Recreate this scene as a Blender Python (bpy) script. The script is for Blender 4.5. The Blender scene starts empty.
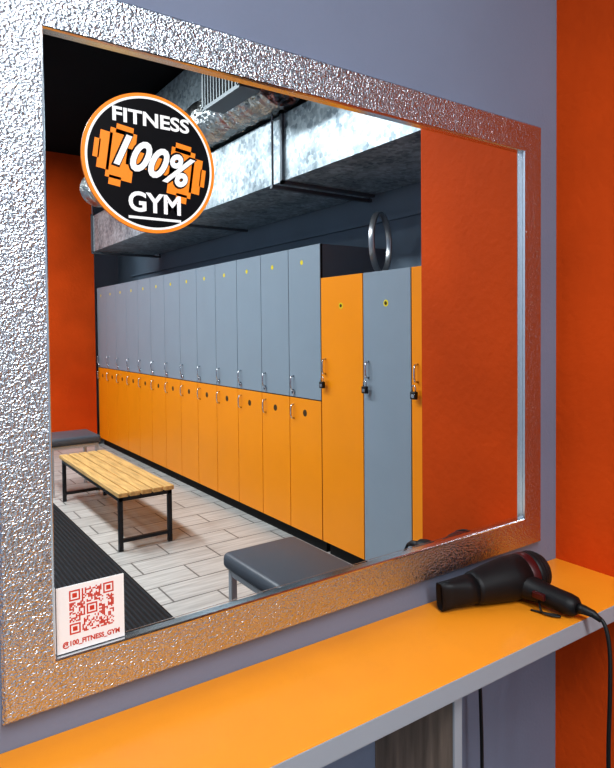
import bpy, bmesh, math, random
from mathutils import Vector, Matrix
random.seed(7)
sc = bpy.context.scene
sc.view_settings.view_transform = 'Standard'
try: sc.view_settings.look = 'Medium High Contrast'
except Exception as ex: print('look', ex)
D = 0.92; CZ = 1.28

# ------------------------------------------------------------ materials
def s2l(c):
    return tuple(((v/255)/12.92 if v/255 <= 0.04045 else ((v/255+0.055)/1.055)**2.4) for v in c)
def mat(name, col, rough=0.5, metal=0.0, noise=0.0, nscale=5.0, bump=0.0, bscale=60.0, bdist=0.002, coat=0.0, stretch=None, spec=0.5):
    m = bpy.data.materials.new(name); m.use_nodes = True
    nt = m.node_tree; b = nt.nodes['Principled BSDF']
    c = s2l(col)
    b.inputs['Base Color'].default_value = (*c, 1)
    b.inputs['Roughness'].default_value = rough
    b.inputs['Metallic'].default_value = metal
    b.inputs['Coat Weight'].default_value = coat
    b.inputs['Specular IOR Level'].default_value = spec
    tc = nt.nodes.new('ShaderNodeTexCoord'); mp = nt.nodes.new('ShaderNodeMapping')
    nt.links.new(tc.outputs['Object'], mp.inputs['Vector'])
    if stretch: mp.inputs['Scale'].default_value = stretch
    if noise > 0:
        n = nt.nodes.new('ShaderNodeTexNoise'); n.inputs['Scale'].default_value = nscale; n.inputs['Detail'].default_value = 5
        nt.links.new(mp.outputs[0], n.inputs['Vector'])
        r = nt.nodes.new('ShaderNodeValToRGB')
        r.color_ramp.elements[0].position = 0.3; r.color_ramp.elements[1].position = 0.7
        r.color_ramp.elements[0].color = (*[v*(1-noise) for v in c], 1)
        r.color_ramp.elements[1].color = (*[min(1, v*(1+noise)) for v in c], 1)
        nt.links.new(n.outputs['Fac'], r.inputs[0]); nt.links.new(r.outputs[0], b.inputs['Base Color'])
    if bump > 0:
        n2 = nt.nodes.new('ShaderNodeTexNoise'); n2.inputs['Scale'].default_value = bscale; n2.inputs['Detail'].default_value = 3
        nt.links.new(mp.outputs[0], n2.inputs['Vector'])
        bp = nt.nodes.new('ShaderNodeBump'); bp.inputs['Strength'].default_value = bump; bp.inputs['Distance'].default_value = bdist
        nt.links.new(n2.outputs['Fac'], bp.inputs['Height']); nt.links.new(bp.outputs[0], b.inputs['Normal'])
    return m

M = {}
M['wall_gray'] = mat('wall_gray_paint', (120,128,148), 0.75, noise=0.05, nscale=3, bump=0.3, bscale=120, spec=0.25)
M['wall_left'] = mat('wall_light_gray_paint', (160,172,186), 0.75, noise=0.05, nscale=3, bump=0.3, bscale=120, spec=0.25)
M['wall_dark'] = mat('wall_dark_paint', (124,140,154), 0.8, noise=0.06, nscale=2, bump=0.3, bscale=90, spec=0.25)
M['wall_orange'] = mat('wall_orange_paint', (198,76,18), 0.7, noise=0.16, nscale=2.2, bump=0.5, bscale=45, bdist=0.004, spec=0.15)
M['ceil'] = mat('ceiling_black_paint', (18,19,22), 0.9, noise=0.15, nscale=3, spec=0.15)
M['lk_gray'] = mat('locker_gray_laminate', (138,152,164), 0.40, noise=0.02, spec=0.45)
M['lk_orange'] = mat('locker_orange_laminate', (240,148,20), 0.36, noise=0.02, spec=0.4)
M['lk_side'] = mat('locker_side_panel', (108,116,126), 0.5)
M['black'] = mat('black_plastic', (22,22,24), 0.4)
M['dark'] = mat('dark_gap', (14,13,12), 0.8)
M['chrome'] = mat('chrome', (215,218,222), 0.18, 1.0)
M['badge'] = mat('yellow_badge', (225,205,40), 0.4)
M['badge_dark'] = mat('dark_badge', (70,50,20), 0.4)
M['shelf_orange'] = mat('shelf_orange_laminate', (238,152,42), 0.34, noise=0.03, nscale=9, bump=0.15, bscale=300, bdist=0.0006, spec=0.45)
M['edge_gray'] = mat('edge_banding_gray', (156,160,168), 0.45)
M['wood_dark'] = mat('dark_wood_board', (124,108,96), 0.6, noise=0.35, nscale=9, stretch=(1,6,0.6))
M['galv_dk'] = mat('galvanized_flange', (112,120,126), 0.45, 0.7)
M['foil'] = mat('foil_flex_duct', (210,215,215), 0.30, 1.0, bump=1.0, bscale=16, bdist=0.04)
M['wood'] = mat('pine_slat', (214,172,110), 0.5, noise=0.28, nscale=7, stretch=(7,0.7,7))
M['steel_black'] = mat('black_steel_tube', (40,42,46), 0.45, 0.3)
M['steel_white'] = mat('light_steel_tube', (190,192,195), 0.4, 0.3)
M['grille'] = mat('grille_slat', (120,128,132), 0.45, 0.5)
M['leather'] = mat('gray_leatherette', (78,83,91), 0.42, bump=0.25, bscale=250, bdist=0.001)
M['white'] = mat('white_vinyl', (245,245,245), 0.4)
M['sticker'] = mat('sticker_paper', (234,230,228), 0.5)
M['qr'] = mat('qr_print', (196,60,40), 0.5)
M['sg_black'] = mat('sign_black_vinyl', (16,16,20), 0.35, spec=0.2)
M['sg_orange'] = mat('sign_orange_vinyl', (248,142,34), 0.4)
M['red'] = mat('dark_red_gloss', (66,6,12), 0.4, 0.0)
M['dryer'] = mat('dryer_black_plastic', (18,18,21), 0.5, bump=0.05, bscale=400, spec=0.35)
M['rubber'] = mat('cable_rubber', (16,16,18), 0.5)
M['hoop'] = mat('brushed_hoop', (170,174,178), 0.3, 0.9)

m = bpy.data.materials.new('galvanized_steel'); m.use_nodes = True
nt = m.node_tree; b = nt.nodes['Principled BSDF']; b.inputs['Metallic'].default_value = 0.55; b.inputs['Roughness'].default_value = 0.38
tc = nt.nodes.new('ShaderNodeTexCoord')
vo = nt.nodes.new('ShaderNodeTexVoronoi'); vo.inputs['Scale'].default_value = 45; no = nt.nodes.new('ShaderNodeTexNoise'); no.inputs['Scale'].default_value = 5; no.inputs['Detail'].default_value = 8; no.inputs['Roughness'].default_value = 0.65
nt.links.new(tc.outputs['Object'], vo.inputs['Vector']); nt.links.new(tc.outputs['Object'], no.inputs['Vector'])
sx_ = nt.nodes.new('ShaderNodeSeparateColor'); nt.links.new(vo.outputs['Color'], sx_.inputs[0])
am = nt.nodes.new('ShaderNodeMath'); am.operation='MULTIPLY_ADD'; am.inputs[1].default_value = 0.28
nt.links.new(sx_.outputs[0], am.inputs[0]); nt.links.new(no.outputs['Fac'], am.inputs[2])
r = nt.nodes.new('ShaderNodeValToRGB'); r.color_ramp.elements[0].position=0.38; r.color_ramp.elements[1].position=0.85
r.color_ramp.elements[0].color=(*s2l((96,112,122)),1); r.color_ramp.elements[1].color=(*s2l((196,210,216)),1)
nt.links.new(am.outputs[0], r.inputs[0]); nt.links.new(r.outputs[0], b.inputs['Base Color'])
bp = nt.nodes.new('ShaderNodeBump'); bp.inputs['Strength'].default_value=0.5; bp.inputs['Distance'].default_value=0.03
no2 = nt.nodes.new('ShaderNodeTexNoise'); no2.inputs['Scale'].default_value = 3
nt.links.new(tc.outputs['Object'], no2.inputs['Vector']); nt.links.new(no2.outputs['Fac'], bp.inputs['Height']); nt.links.new(bp.outputs[0], b.inputs['Normal'])
M['galv'] = m

m = bpy.data.materials.new('mirror_silver'); m.use_nodes = True
b = m.node_tree.nodes['Principled BSDF']
b.inputs['Base Color'].default_value = (0.88,0.91,0.92,1); b.inputs['Metallic'].default_value = 1; b.inputs['Roughness'].default_value = 0.0
M['mirror'] = m
# hammered silver frame
m = bpy.data.materials.new('hammered_silver'); m.use_nodes = True
nt = m.node_tree; b = nt.nodes['Principled BSDF']
b.inputs['Base Color'].default_value = (0.60,0.66,0.73,1); b.inputs['Metallic'].default_value = 1; b.inputs['Roughness'].default_value = 0.27
tc = nt.nodes.new('ShaderNodeTexCoord')
v = nt.nodes.new('ShaderNodeTexNoise'); v.inputs['Scale'].default_value = 360; v.inputs['Detail'].default_value = 1.5
v2 = nt.nodes.new('ShaderNodeTexVoronoi'); v2.feature='SMOOTH_F1'; v2.inputs['Scale'].default_value = 240; v2.inputs['Smoothness'].default_value = 0.5
nt.links.new(tc.outputs['Object'], v.inputs['Vector'])
wn = nt.nodes.new('ShaderNodeTexNoise'); wn.inputs['Scale'].default_value = 100; nt.links.new(tc.outputs['Object'], wn.inputs['Vector'])
vm = nt.nodes.new('ShaderNodeVectorMath'); vm.operation='MULTIPLY_ADD'; vm.inputs[1].default_value=(0.012,0.012,0.012)
nt.links.new(wn.outputs['Color'], vm.inputs[0]); nt.links.new(tc.outputs['Object'], vm.inputs[2]); nt.links.new(vm.outputs[0], v2.inputs['Vector'])
ad = nt.nodes.new('ShaderNodeMath'); ad.operation = 'MULTIPLY_ADD'; ad.inputs[1].default_value = 0.9
nt.links.new(v.outputs['Fac'], ad.inputs[0]); nt.links.new(v2.outputs['Distance'], ad.inputs[2])
bp = nt.nodes.new('ShaderNodeBump'); bp.inputs['Strength'].default_value = 0.75; bp.inputs['Distance'].default_value = 0.0019
nt.links.new(ad.outputs[0], bp.inputs['Height']); nt.links.new(bp.outputs[0], b.inputs['Normal'])
M['hammer'] = m
# floor tiles
m = bpy.data.materials.new('wood_look_tile'); m.use_nodes = True
nt = m.node_tree; b = nt.nodes['Principled BSDF']; b.inputs['Roughness'].default_value = 0.42
tc = nt.nodes.new('ShaderNodeTexCoord')
br = nt.nodes.new('ShaderNodeTexBrick'); br.offset = 0.5; br.inputs['Scale'].default_value = 1
br.inputs['Brick Width'].default_value = 0.45; br.inputs['Row Height'].default_value = 0.2; br.inputs['Mortar Size'].default_value = 0.005
br.inputs['Color1'].default_value = (*s2l((208,207,203)),1); br.inputs['Color2'].default_value = (*s2l((194,193,189)),1); br.inputs['Mortar'].default_value = (*s2l((120,119,117)),1)
nt.links.new(tc.outputs['Object'], br.inputs['Vector'])
mp = nt.nodes.new('ShaderNodeMapping'); mp.inputs['Scale'].default_value = (3,40,1)
nt.links.new(tc.outputs['Object'], mp.inputs['Vector'])
n = nt.nodes.new('ShaderNodeTexNoise'); n.inputs['Scale'].default_value = 1.2; n.inputs['Detail'].default_value = 5
nt.links.new(mp.outputs[0], n.inputs['Vector'])
r = nt.nodes.new('ShaderNodeValToRGB'); r.color_ramp.elements[0].position = 0.35; r.color_ramp.elements[1].position = 0.65
r.color_ramp.elements[0].color = (0.70,0.70,0.70,1); r.color_ramp.elements[1].color = (1,1,1,1)
nt.links.new(n.outputs['Fac'], r.inputs[0])
mx = nt.nodes.new('ShaderNodeMix'); mx.data_type = 'RGBA'; mx.blend_type = 'MULTIPLY'; mx.inputs[0].default_value = 1
nt.links.new(br.outputs['Color'], mx.inputs[6]); nt.links.new(r.outputs[0], mx.inputs[7]); nt.links.new(mx.outputs[2], b.inputs['Base Color'])
M['floor'] = m
m = bpy.data.materials.new('ribbed_mat'); m.use_nodes = True
nt = m.node_tree; b = nt.nodes['Principled BSDF']; b.inputs['Roughness'].default_value = 0.85
tc = nt.nodes.new('ShaderNodeTexCoord'); w = nt.nodes.new('ShaderNodeTexWave'); w.inputs['Scale'].default_value = 14; w.bands_direction = 'X'
nt.links.new(tc.outputs['Object'], w.inputs['Vector'])
r = nt.nodes.new('ShaderNodeValToRGB'); r.color_ramp.elements[0].color = (*s2l((14,15,18)),1); r.color_ramp.elements[1].color = (*s2l((36,38,44)),1)
nt.links.new(w.outputs['Fac'], r.inputs[0]); nt.links.new(r.outputs[0], b.inputs['Base Color'])
bp = nt.nodes.new('ShaderNodeBump'); bp.inputs['Distance'].default_value = 0.005; nt.links.new(w.outputs['Fac'], bp.inputs['Height']); nt.links.new(bp.outputs[0], b.inputs['Normal'])
M['mat'] = m
def emis(name, col, s):
    m = bpy.data.materials.new(name); m.use_nodes = True; b = m.node_tree.nodes['Principled BSDF']
    b.inputs['Emission Color'].default_value = (*col,1); b.inputs['Emission Strength'].default_value = s; return m
M['lamp'] = emis('lamp_diffuser', (0.93,0.97,1.0), 3.0)

# ------------------------------------------------------------ builder
class B:
    def __init__(s): s.bm = bmesh.new(); s.mats = []
    def mi(s, k):
        if k not in s.mats: s.mats.append(k)
        return s.mats.index(k)
    def merge(s, t):
        me = bpy.data.meshes.new('tmp'); t.to_mesh(me); t.free(); s.bm.from_mesh(me); bpy.data.meshes.remove(me)
    def box(s, x0,x1,y0,y1,z0,z1, k, bev=0.0, seg=2, mtx=None, smooth=False):
        t = bmesh.new(); bmesh.ops.create_cube(t, size=1)
        bmesh.ops.scale(t, vec=(abs(x1-x0),abs(y1-y0),abs(z1-z0)), verts=t.verts)
        bmesh.ops.translate(t, vec=((x0+x1)/2,(y0+y1)/2,(z0+z1)/2), verts=t.verts)
        if bev > 0: bmesh.ops.bevel(t, geom=t.edges[:], offset=bev, segments=seg, affect='EDGES', profile=0.5)
        if mtx is not None: bmesh.ops.transform(t, matrix=mtx, verts=t.verts)
        i = s.mi(k)
        for f in t.faces: f.material_index = i; f.smooth = smooth
        s.merge(t)
    def rings(s, rings, k, cap=True, smooth=True, closed=False):
        i = s.mi(k); bm = s.bm
        vs = [[bm.verts.new(p) for p in r] for r in rings]
        n = len(vs[0]); L = len(vs)
        for a in range(L if closed else L-1):
            for j in range(n):
                f = bm.faces.new((vs[a][j], vs[a][(j+1)%n], vs[(a+1)%L][(j+1)%n], vs[(a+1)%L][j])); f.material_index = i; f.smooth = smooth
        if cap and not closed:
            for r in (vs[0][::-1], vs[-1]):
                f = bm.faces.new(r); f.material_index = i
    def sweep(s, pts, rad, k, seg=12, closed=False, sx=1.0, sy=1.0, up=None):
        pts = [Vector(p) for p in pts]; n = len(pts)
        if not hasattr(rad, '__len__'): rad = [rad]*n
        rg = []; ref = Vector(up) if up else None
        for i,p in enumerate(pts):
            a = pts[(i-1)%n] if (closed or i>0) else p; c = pts[(i+1)%n] if (closed or i<n-1) else p
            tg = (c-a).normalized()
            if ref is None: ref = Vector((0,0,1)) if abs(tg.z)<0.9 else Vector((1,0,0))
            side = tg.cross(ref).normalized(); u2 = side.cross(tg).normalized()
            if not up: ref = u2
            rg.append([p + side*math.cos(t)*rad[i]*sx + u2*math.sin(t)*rad[i]*sy for t in [2*math.pi*j/seg for j in range(seg)]])
        s.rings(rg, k, closed=closed)
    def cyl(s, p0, p1, r, k, seg=16): s.sweep([p0,p1], r, k, seg)
    def obj(s, name, parent=None, fn=None):
        if fn:
            for v_ in s.bm.verts: fn(v_)
        me = bpy.data.meshes.new(name); bmesh.ops.recalc_face_normals(s.bm, faces=s.bm.faces[:]); s.bm.to_mesh(me); s.bm.free()
        for k in s.mats: me.materials.append(M[k])
        o = bpy.data.objects.new(name, me); sc.collection.objects.link(o)
        if parent: o.parent = parent
        return o
def simple(name, k, *a, bev=0.0, parent=None):
    b = B(); b.box(*a, k, bev); return b.obj(name, parent)
def empty(name):
    e = bpy.data.objects.new(name, None); sc.collection.objects.link(e); return e
def catmull(P, n=8):
    P = [Vector(p) for p in P]; Q = [P[0]]+P+[P[-1]]; out = []
    for i in range(1, len(Q)-2):
        for j in range(n):
            t = j/n; a,b_,c,d = Q[i-1],Q[i],Q[i+1],Q[i+2]
            out.append(0.5*((2*b_)+(c-a)*t+(2*a-5*b_+4*c-d)*t*t+(3*b_-a-3*c+d)*t**3))
    out.append(P[-1]); return out
def Y(yp): return -(yp-D)      # distance seen through mirror -> real position

# ------------------------------------------------------------ room
X1 = 1.425; XL = 2.05; XB = 2.56; XW = -2.2; YB = -6.9; H = 3.2
simple('floor','floor', XW-0.1,XB+0.1, YB-0.1,0.1, -0.1,0)
simple('ceiling','ceil', XW-0.1,XB+0.1, YB-0.1,0.1, H,H+0.1)
simple('wall_front','wall_gray', XW-0.1,X1+0.02, 0,0.1, 0,H)
simple('wall_right','wall_orange', X1,XB+0.1, -0.484,0.1, 0,H)
simple('wall_lockers','wall_dark', XB,XB+0.1, YB-0.1,-0.484, 0,H)
simple('wall_left','wall_left', XW-0.1,XW, YB-0.1,0.0, 0,H)
simple('wall_back','wall_left', XW,XB, YB-0.1,YB, 0,H)
simple('wall_partition','wall_orange', 1.0,2.02, Y(7.1),Y(7.0), 0,H)

# ------------------------------------------------------------ mirror
mirror = empty('wall_mirror')
ix0,ix1,iz0,iz1 = 0.199,1.270,0.817,1.6955; FW = 0.070; FD = 0.016; MY = -0.006
b = B()
prof = [(0,0.0,'hammer'),(0,-FD+0.004,'hammer'),(0.004,-FD,'hammer'),(FW-0.004,-FD,'hammer'),(FW-0.0018,-FD-0.001,'chrome'),(FW,-FD+0.002,'chrome'),(FW,-0.004,'chrome')]
loops = []
for o,y,k in prof:
    x0,x1,z0,z1 = ix0-FW+o, ix1+FW-o, iz0-FW+o, iz1+FW-o
    loops.append([b.bm.verts.new(p) for p in ((x0,y,z0),(x1,y,z0),(x1,y,z1),(x0,y,z1))])
for i in range(len(loops)-1):
    k = b.mi(prof[i+1][2])
    for j in range(4):
        f = b.bm.faces.new((loops[i][j],loops[i][(j+1)%4],loops[i+1][(j+1)%4],loops[i+1][j])); f.material_index = k
b.obj('frame', mirror)
b = B(); b.box(ix0-0.01,ix1+0.01,MY,-0.002,iz0-0.01,iz1+0.01,'mirror'); b.obj('glass', mirror)
b = B()
for a in ((ix1-0.008,ix1-0.0068,iz0,iz1),(ix0,ix1,iz0+0.006,iz0+0.0070)):
    b.box(a[0],a[1],MY-0.0005,MY,a[2],a[3],'chrome')
b.obj('bevel_line', mirror)

# ------------------------------------------------------------ text helper
def text(body, cx, cz, w, h, y, k, parent, name, rot=0, shear=0, off=0.02):
    c = bpy.data.curves.new(name,'FONT'); c.body = body; c.offset = off; c.shear = shear; c.resolution_u = 4
    o = bpy.data.objects.new(name,c); sc.collection.objects.link(o)
    bpy.context.view_layer.update()
    me = bpy.data.meshes.new_from_object(o.evaluated_get(bpy.context.evaluated_depsgraph_get()))
    bpy.data.objects.remove(o)
    xs = [v.co.x for v in me.vertices]; ys = [v.co.y for v in me.vertices]
    mx_,my_ = (min(xs)+max(xs))/2,(min(ys)+max(ys))/2; sx,sy = w/(max(xs)-min(xs)), h/(max(ys)-min(ys))
    ca,sa = math.cos(rot),math.sin(rot)
    for v in me.vertices:
        X,Z = (v.co.x-mx_)*sx,(v.co.y-my_)*sy
        v.co = (cx+X*ca-Z*sa, MY+y, cz+X*sa+Z*ca)
    me.materials.clear(); me.materials.append(M[k])
    o = bpy.data.objects.new(name, me); sc.collection.objects.link(o); o.parent = parent
    return o
# ------------------------------------------------------------ round sign
sign = empty('round_gym_sign'); SX,SZ,SR = 0.354,1.535,0.1055
b = B()
def disc(b, r, y0, y1, k, seg=96):
    b.rings([[(SX+r*math.cos(t),MY+y,SZ+r*math.sin(t)) for t in [2*math.pi*j/seg for j in range(seg)]] for y in (y0,y1)], k, smooth=False)
disc(b,SR,-0.0002,-0.0020,'sg_orange'); disc(b,SR-0.0050,-0.0020,-0.0022,'white'); disc(b,SR-0.0085,-0.0022,-0.0024,'sg_black')
b.obj('disc', sign)
b = B(); rot = Matrix.Translation((SX,0,SZ))@Matrix.Rotation(math.radians(8),4,'Y')
def r2(x0,x1,z0,z1,k='sg_orange'): b.box(x0,x1,MY-0.0027,MY-0.0024,z0,z1,k,0,mtx=rot)
for sg in (-1,1):
    def q(a,c,z0,z1): r2(min(sg*a,sg*c),max(sg*a,sg*c),z0,z1)
    q(0.080,0.089,-0.014,0.014); q(0.064,0.082,-0.028,0.028); q(0.028,0.068,-0.038,0.036)
    q(0.034,0.060,0.030,0.044); q(0.044,0.062,-0.048,-0.034)
r2(-0.04,0.04,-0.012,0.012)
b.obj('dumbbell_emblem', sign)
text('FITNESS', SX+0.001, SZ+0.066, 0.122,0.022,-0.0028,'white',sign,'text_fitness',off=0.03)
text('100%', SX+0.006, SZ+0.003, 0.130,0.056,-0.0031,'sg_black',sign,'text_100_outline',rot=math.radians(-12),shear=0.25,off=0.06)
text('100%', SX+0.006, SZ+0.003, 0.124,0.050,-0.0034,'white',sign,'text_100',rot=math.radians(-12),shear=0.25,off=0.03)
text('GYM', SX+0.004, SZ-0.060, 0.084,0.031,-0.0028,'white',sign,'text_gym',off=0.03)
b = B(); b.box(SX-0.038,SX+0.046,MY-0.0028,MY-0.0024,SZ-0.086,SZ-0.082,'white'); b.obj('underline', sign)

# ------------------------------------------------------------ QR sticker
qs = empty('qr_code_sticker'); qx0,qx1,qz0,qz1 = 0.202,0.299,0.8185,0.9135
b = B(); b.box(qx0,qx1,MY-0.0012,MY-0.0001,qz0,qz1,'sticker'); b.obj('sheet', qs)
b = B(); N = 29; qw = 0.064; c = qw/N; ox = (qx0+qx1)/2-qw/2+0.001; oz = qz1-0.007-qw
def cell(i,j,w=1,h=1): b.box(ox+i*c+0.0001,ox+(i+w)*c-0.0001,MY-0.0015,MY-0.0012,oz+j*c+0.0001,oz+(j+h)*c-0.0001,'qr')
def infind(i,j): return (i<8 and j<8) or (i<8 and j>N-9) or (i>N-9 and j>N-9)
for i in range(N):
    for j in range(N):
        if infind(i,j) or (abs(i-14)<5 and abs(j-14)<5): continue
        if random.random()<0.5: cell(i,j)
for (a,d) in ((0,0),(0,N-7),(N-7,N-7)):
    cell(a,d,7,1);cell(a,d+6,7,1);cell(a,d+1,1,5);cell(a+6,d+1,1,5);cell(a+2,d+2,3,3)
cell(11,11,7,1);cell(11,17,7,1);cell(11,12,1,5);cell(17,12,1,5);cell(13,13,3,3)
b.obj('qr_pattern', qs)
text('@100_FITNESS_GYM', (qx0+qx1)/2, qz0+0.011, 0.082,0.0100,-0.0015,'qr',qs,'caption',off=0.04)

# ------------------------------------------------------------ shelf
shelf = empty('vanity_shelf'); ST = 0.690; SF = -0.235
def tilt(v_):
    if v_.co.z > 0.5: v_.co.z -= 0.016*(v_.co.x-0.96)
b = B(); b.box(-0.6,X1,SF+0.002,-0.001,ST-0.034,ST,'shelf_orange',0.0008)
b.box(-0.6,X1,SF,SF+0.002,ST-0.034,ST-0.0008,'edge_gray',0.0006)
b.box(-0.6,X1,SF+0.001,-0.001,ST-0.0355,ST-0.034,'edge_gray')
b.obj('shelf_board', shelf, tilt)
for xs in (0.804,-0.5):
    b = B(); b.box(xs,xs+0.018,-0.205,-0.001,0.0,ST-0.0355,'wood_dark'); b.box(xs-0.0005,xs+0.0185,-0.209,-0.205,0.0,ST-0.0355,'edge_gray'); b.obj('support_panel', shelf, tilt)

# ------------------------------------------------------------ hair dryer
b = B()
A = Vector((0.944,-0.046,0.7225)); E = Vector((1.214,-0.106,0.7365)); ax = (E-A).normalized()
side = ax.cross(Vector((0,0,1))).normalized(); up = side.cross(ax).normalized()
def ring(t, ra, rb, seg=28, sq=2.0):
    p = A+(E-A)*t; out = []
    for j in range(seg):
        a = 2*math.pi*j/seg; ca,sa = math.cos(a),math.sin(a)
        out.append(p+side*ra*math.copysign(abs(ca)**(2/sq),ca)+up*rb*math.copysign(abs(sa)**(2/sq),sa))
    return out
b.rings([ring(0.03,0.008,0.022,sq=4),ring(0.0,0.010,0.026,sq=4),ring(0.0,0.013,0.029,sq=4),ring(0.10,0.017,0.028,sq=3.4),ring(0.22,0.026,0.029,sq=2.6),ring(0.30,0.031,0.031,sq=2)],'dryer')
b.rings([ring(0.29,0.030,0.030),ring(0.30,0.034,0.034),ring(0.33,0.035,0.035),ring(0.42,0.039,0.039),ring(0.52,0.043,0.043),ring(0.62,0.0465,0.0465),ring(0.76,0.047,0.047)],'dryer',cap=True)
b.rings([ring(0.755,0.0465,0.0465),ring(0.76,0.0475,0.0475),ring(0.82,0.0475,0.0475),ring(0.83,0.0465,0.0465)],'red')
b.rings([ring(0.82,0.046,0.046),ring(0.86,0.0470,0.0470),ring(0.90,0.045,0.045),ring(0.96,0.037,0.037),ring(1.0,0.024,0.024),ring(1.005,0.01,0.01)],'dryer')
for k in range(4):
    t = 0.875+0.03*k; rr_ = [0.0462,0.0445,0.040,0.033][k]
    b.sweep([Vector(p) for p in ring(t,rr_,rr_,24)],0.0012,'dryer',6,closed=True,up=tuple(ax))
h0 = A+(E-A)*0.66; H1 = Vector((1.150,-0.228,0.7105))
hp = [h0+(H1-h0)*t+Vector((0.006*math.sin(t*3.1),0,-0.004*math.sin(t*3.14))) for t in (0,0.25,0.4,0.55,0.7,0.85,0.95,1.0)]
b.sweep(hp,[0.033,0.030,0.027,0.025,0.0245,0.0245,0.022,0.014],'dryer',20,sx=1.0,sy=0.9)
md = (h0+(H1-h0)*0.55)
b.box(md.x-0.030,md.x-0.022,md.y-0.014,md.y+0.014,md.z-0.004,md.z+0.010,'red',0.002)
b.sweep([H1,H1+Vector((0.002,-0.012,0)),H1+Vector((0.004,-0.03,-0.002)),H1+Vector((0.006,-0.045,-0.010))],[0.011,0.0095,0.0075,0.0048],'rubber',14)
cord = catmull([H1+Vector((0.004,-0.03,-0.002)),H1+Vector((0.007,-0.05,-0.014)),(1.152,-0.292,0.655),(1.140,-0.300,0.58),(1.135,-0.300,0.45),(1.14,-0.30,0.25),(1.13,-0.27,0.06),(1.10,-0.18,0.012),(1.07,-0.09,0.03),(1.066,-0.06,0.2),(1.064,-0.055,0.4),(1.063,-0.05,0.52),(1.063,-0.035,0.57)],10)
b.sweep(cord,0.0040,'rubber',10)
loop = catmull([(1.105,-0.150,0.6905),(1.112,-0.172,0.691),(1.125,-0.195,0.691),(1.122,-0.205,0.692),(1.112,-0.190,0.692),(1.108,-0.172,0.696),(1.130,-0.150,0.715)],8)
b.sweep(loop,0.0022,'rubber',8)
b.obj('hair_dryer')
b = B(); b.box(1.023,1.103,-0.010,0,0.545,0.625,'white',0.003); b.cyl((1.063,-0.010,0.575),(1.063,-0.034,0.575),0.018,'black'); b.obj('wall_socket')

# ------------------------------------------------------------ lockers
zt2, zmid, zb, ztt = 1.756, 0.873, 0.082, 1.562
def handle(b, y, z):
    b.sweep([(XL-0.003,y,z+0.042),(XL-0.022,y,z+0.038),(XL-0.027,y,z+0.02),(XL-0.027,y,z-0.02),(XL-0.022,y,z-0.038),(XL-0.003,y,z-0.042)],0.005,'chrome',8)
def lock(b, y, z):
    b.cyl((XL-0.004,y,z),(XL-0.016,y,z),0.012,'chrome',14); b.cyl((XL-0.016,y,z),(XL-0.0165,y,z),0.006,'black',12)
def circ(b, y, z, r, k): b.cyl((XL-0.001,y,z),(XL-0.0045,y,z),r,k,18)
bank = empty('locker_bank')
W2 = 0.324; y0 = 1.36*XL; n2 = 13
b = B(); yA, yB_ = Y(y0), Y(y0+n2*W2)
b.box(XL+0.012,XB-0.005,yB_,yA,zb,zt2,'lk_side'); b.box(XL+0.04,XB-0.02,yB_+0.02,yA-0.02,0,zb,'dark')
b.box(XL+0.0,XL+0.012,yB_,yA,zb,zt2,'dark')
b.obj('carcass', bank)
for i in range(n2):
    a = Y(y0+i*W2)-0.0025; c = Y(y0+(i+1)*W2)+0.0025
    b = B()
    b.box(XL-0.004,XL+0.010,c,a,zmid+0.003,zt2,'lk_gray',0.001); b.box(XL-0.004,XL+0.010,c,a,zb,zmid-0.003,'lk_orange',0.001)
    hy = c+0.045
    handle(b,hy,zmid+0.085); lock(b,hy+0.002,zmid+0.03)
    handle(b,hy,zmid-0.085); circ(b,(a+c)/2,zmid-0.085,0.020,'badge_dark'); circ(b,(a+c)/2-0.02,zt2-0.09,0.014,'badge')
    b.obj('door_pair', bank)
def padlock(b,y,z):
    b.sweep([(XL-0.03,y-0.011,z),(XL-0.03,y-0.011,z+0.02),(XL-0.03,y-0.006,z+0.030),(XL-0.03,y+0.006,z+0.030),(XL-0.03,y+0.011,z+0.02),(XL-0.03,y+0.011,z)],0.003,'chrome',8)
    b.box(XL-0.040,XL-0.020,y-0.017,y+0.017,z-0.034,z+0.002,'black',0.004)
    b.box(XL-0.041,XL-0.019,y-0.010,y+0.010,z-0.026,z-0.010,'chrome',0.001)
for (s0,s1,k) in ((1.182*XL,1.36*XL-0.002,'lk_orange'),(1.0135*XL,1.182*XL,'lk_gray'),(0.84*XL,1.0135*XL,'lk_orange')):
    b = B(); a=Y(s0)-0.0015; c=Y(s1)+0.0015
    b.box(XL+0.010,XB-0.005,c,a,zb,ztt,'lk_side'); b.box(XL+0.04,XB-0.02,c+0.01,a-0.01,0,zb,'dark')
    b.box(XL-0.004,XL+0.010,c+0.0015,a-0.0015,zb,ztt,k,0.001)
    hy = c+0.040; handle(b,hy,1.07); padlock(b,hy,0.985); circ(b,(a+c)/2,ztt-0.16,0.017,'badge')
    b.cyl((XL-0.004,(a+c)/2,ztt-0.16),(XL-0.006,(a+c)/2,ztt-0.16),0.009,'badge_dark',12)
    b.obj('tall_locker')

# ring on top of tall lockers
b = B(); R = 0.160; cx,cy,cz = 2.235,-1.575,ztt+R+0.014; an = math.radians(-31); dv = Vector((math.cos(an),math.sin(an),0)); nv = Vector((-dv.y,dv.x,0))
rg = []
for j in range(64):
    t = 2*math.pi*j/64; rd = dv*math.cos(t)+Vector((0,0,1))*math.sin(t); p = Vector((cx,cy,cz))+rd*R
    rg.append([p+rd*u_+nv*w_ for u_,w_ in ((0.004,-0.016),(0.006,-0.012),(0.006,0.012),(0.004,0.016),(-0.004,0.016),(-0.006,0.012),(-0.006,-0.012),(-0.004,-0.016))])
b.rings(rg,'hoop',closed=True)
b.box(cx-0.045,cx+0.045,cy-0.03,cy+0.03,ztt,ztt+0.012,'black',0.004)
b.obj('pilates_ring')

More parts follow.
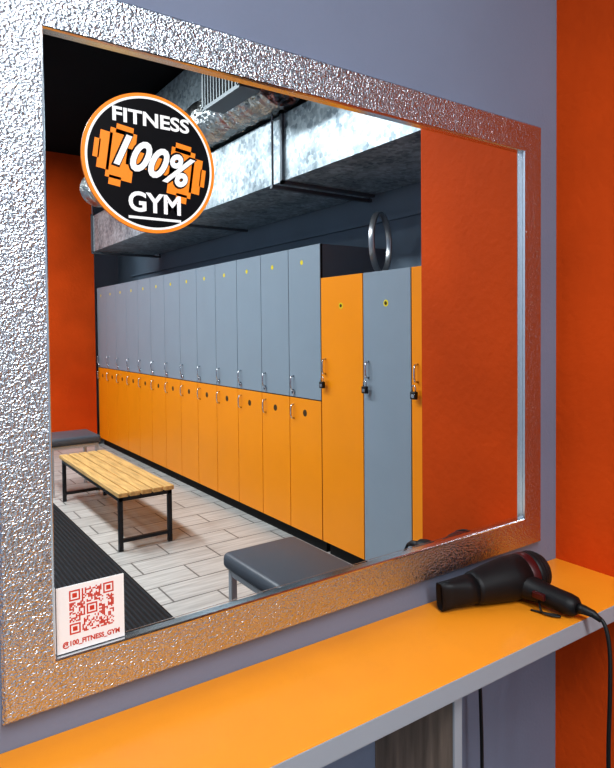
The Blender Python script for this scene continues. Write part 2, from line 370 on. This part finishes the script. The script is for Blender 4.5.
# ------------------------------------------------------------ slatted bench
b = B(); bx0,bx1,by0,by1 = 1.12,1.46,Y(4.88),Y(3.50); bt = 0.345
sw = 0.060; gp = (bx1-bx0-5*sw)/4
for i in range(5): b.box(bx0+i*(sw+gp),bx0+i*(sw+gp)+sw,by0,by1,bt-0.027,bt,'wood',0.004)
for yy in (by0+0.06,by1-0.03):
    for xx in (bx0+0.02,bx1-0.02): b.box(xx-0.0125,xx+0.0125,yy-0.0125,yy+0.0125,0,bt-0.027,'steel_black',0.002)
    b.box(bx0+0.01,bx1-0.01,yy-0.0125,yy+0.0125,bt-0.052,bt-0.027,'steel_black'); b.box(bx0+0.02,bx1-0.02,yy-0.01,yy+0.01,0.05,0.07,'steel_black')
for xx in (bx0+0.02,bx1-0.02): b.box(xx-0.012,xx+0.012,by0+0.06,by1-0.03,bt-0.052,bt-0.027,'steel_black')
b.obj('slatted_bench')
def pbench(x0,x1,y0,y1):
    b = B(); b.box(x0,x1,y0,y1,0.39,0.452,'leather',0.022,4,smooth=True)
    for yy in (y0+0.03,y1-0.03):
        for xx in (x0+0.03,x1-0.03): b.box(xx-0.012,xx+0.012,yy-0.012,yy+0.012,0,0.39,'steel_white',0.002)
    b.box(x0+0.02,x1-0.02,y0+0.02,y1-0.02,0.365,0.39,'steel_white'); b.obj('padded_bench')
pbench(1.04,1.365,Y(2.06),Y(1.56)); pbench(1.06,1.46,Y(5.35),Y(4.95))
simple('floor_mat','mat', 0.10,1.055, -4.6,-0.35, 0,0.010, bev=0.003)

# ------------------------------------------------------------ ducts
vent = empty('ventilation_ductwork')
b = B(); dx0,dx1,dz0,dz1 = 1.85,2.50,CZ+0.81,CZ+1.17
b.box(dx0,dx1,Y(6.45),Y(1.40),dz0,dz1,'galv')
for yp in (2.85,4.4,6.43):
    y=Y(yp)
    b.box(dx0-0.018,dx0-0.0002,y-0.010,y+0.010,dz0-0.018,dz1+0.018,'galv_dk'); b.box(dx0-0.018,dx1,y-0.010,y+0.010,dz0-0.018,dz0-0.0002,'galv_dk')
    b.box(dx0-0.018,dx1,y-0.010,y+0.010,dz1+0.0002,dz1+0.018,'galv_dk')
for yp in (2.9,6.3):
    y=Y(yp); b.box(dx0-0.05,dx1+0.02,y-0.012,y+0.012,dz0-0.038,dz0-0.0185,'galv_dk'); b.cyl((dx0-0.04,y,dz0-0.038),(dx0-0.04,y,H),0.006,'galv_dk',8)
    b.cyl((dx1+0.01,y,dz0-0.038),(dx1+0.01,y,H),0.006,'galv_dk',8)
b.obj('rectangular_duct', vent)
b = B(); pts=[]; rads=[]
n=170
for i in range(n+1):
    t=i/n; pts.append((1.80+0.03*math.sin(t*5),Y(2.80+t*3.2),CZ+1.335+0.01*math.sin(t*7))); rads.append(0.15+(0.008 if i%2 else -0.004)+random.uniform(-0.006,0.006))
b.sweep(pts,rads,'foil',28); b.obj('flexible_duct', vent)
b = B(); gx0,gx1,ga,gc,gz0,gz1 = 1.50,1.62,Y(3.10),Y(2.70),CZ+1.20,CZ+1.40
b.box(gx0,gx1,ga,gc,gz0,gz1,'galv_dk')
b.box(gx0-0.010,gx0-0.0002,ga-0.01,gc+0.01,gz0-0.012,gz0+0.008,'grille'); b.box(gx0-0.010,gx0-0.0002,ga-0.01,gc+0.01,gz1-0.012,gz1+0.012,'grille')
b.box(gx0-0.010,gx0-0.0002,ga-0.01,ga+0.010,gz0,gz1,'grille'); b.box(gx0-0.010,gx0-0.0002,gc-0.010,gc+0.01,gz0,gz1,'grille')
b.box(gx0-0.003,gx0-0.0001,ga+0.010,gc-0.010,gz0+0.008,gz1-0.012,'dark')
for i in range(11):
    y=ga+0.03+i*0.034; b.box(gx0-0.009,gx0-0.003,y-0.006,y+0.006,gz0+0.008,gz1-0.012,'grille')
for y in (ga+0.03,gc-0.03): b.cyl(((gx0+gx1)/2,y,gz1),((gx0+gx1)/2,y,H),0.006,'galv_dk',8)
b.obj('grille_plenum', vent)
b = B(); b.box(1.86,2.4,Y(5.6),Y(2.9),CZ+1.56,CZ+1.86,'galv')
for yp in (3.1,4.6): b.cyl((2.1,Y(yp),CZ+1.86),(2.1,Y(yp),H),0.008,'galv_dk',8)
b.obj('supply_duct', vent)
simple('conduit_pipe','wall_dark', 2.535,2.559, Y(7.3),-0.5, 1.925,1.950)

# ------------------------------------------------------------ lights
def lamp(x,y,sx,sy,p,z=3.12,col=(0.95,0.98,1.0)):
    l = bpy.data.lights.new('panel','AREA'); l.shape='RECTANGLE'; l.size=sx; l.size_y=sy; l.energy=p; l.color=col
    e = empty('ceiling_lamp')
    b = B(); b.box(x-sx/2-0.02,x+sx/2+0.02,y-sy/2-0.02,y+sy/2+0.02,z+0.01,H,'white'); b.box(x-sx/2,x+sx/2,y-sy/2,y+sy/2,z+0.005,z+0.0099,'lamp'); b.obj('housing',e)
    o = bpy.data.objects.new('light',l); sc.collection.objects.link(o); o.location=(x,y,z); o.parent=e
lamp(0.1,-1.6,0.3,1.2,40)
lamp(0.1,-3.4,0.3,1.2,70)
lamp(0.3,-5.3,0.3,1.2,46)
lamp(-1.3,-2.0,0.3,1.2,38)  # added fill, no known fixture: brightens the left room for the frame's reflections
w = bpy.data.worlds.new('world'); sc.world = w; w.use_nodes=True; w.node_tree.nodes['Background'].inputs[0].default_value=(0.5,0.55,0.6,1); w.node_tree.nodes['Background'].inputs[1].default_value=0.05

# ------------------------------------------------------------ camera
cam = bpy.data.cameras.new('camera'); co = bpy.data.objects.new('camera',cam); sc.collection.objects.link(co)
cam.lens = 36*615/768; cam.sensor_width = 36; cam.shift_y = -38/768; cam.clip_start = 0.02
co.matrix_world = Matrix.Translation((0,-D,CZ)) @ Matrix.Rotation(math.radians(-35.1),4,'Z') @ Matrix.Rotation(math.radians(90-1.6),4,'X') @ Matrix.Rotation(math.radians(-0.55),4,'Z')
sc.camera = co
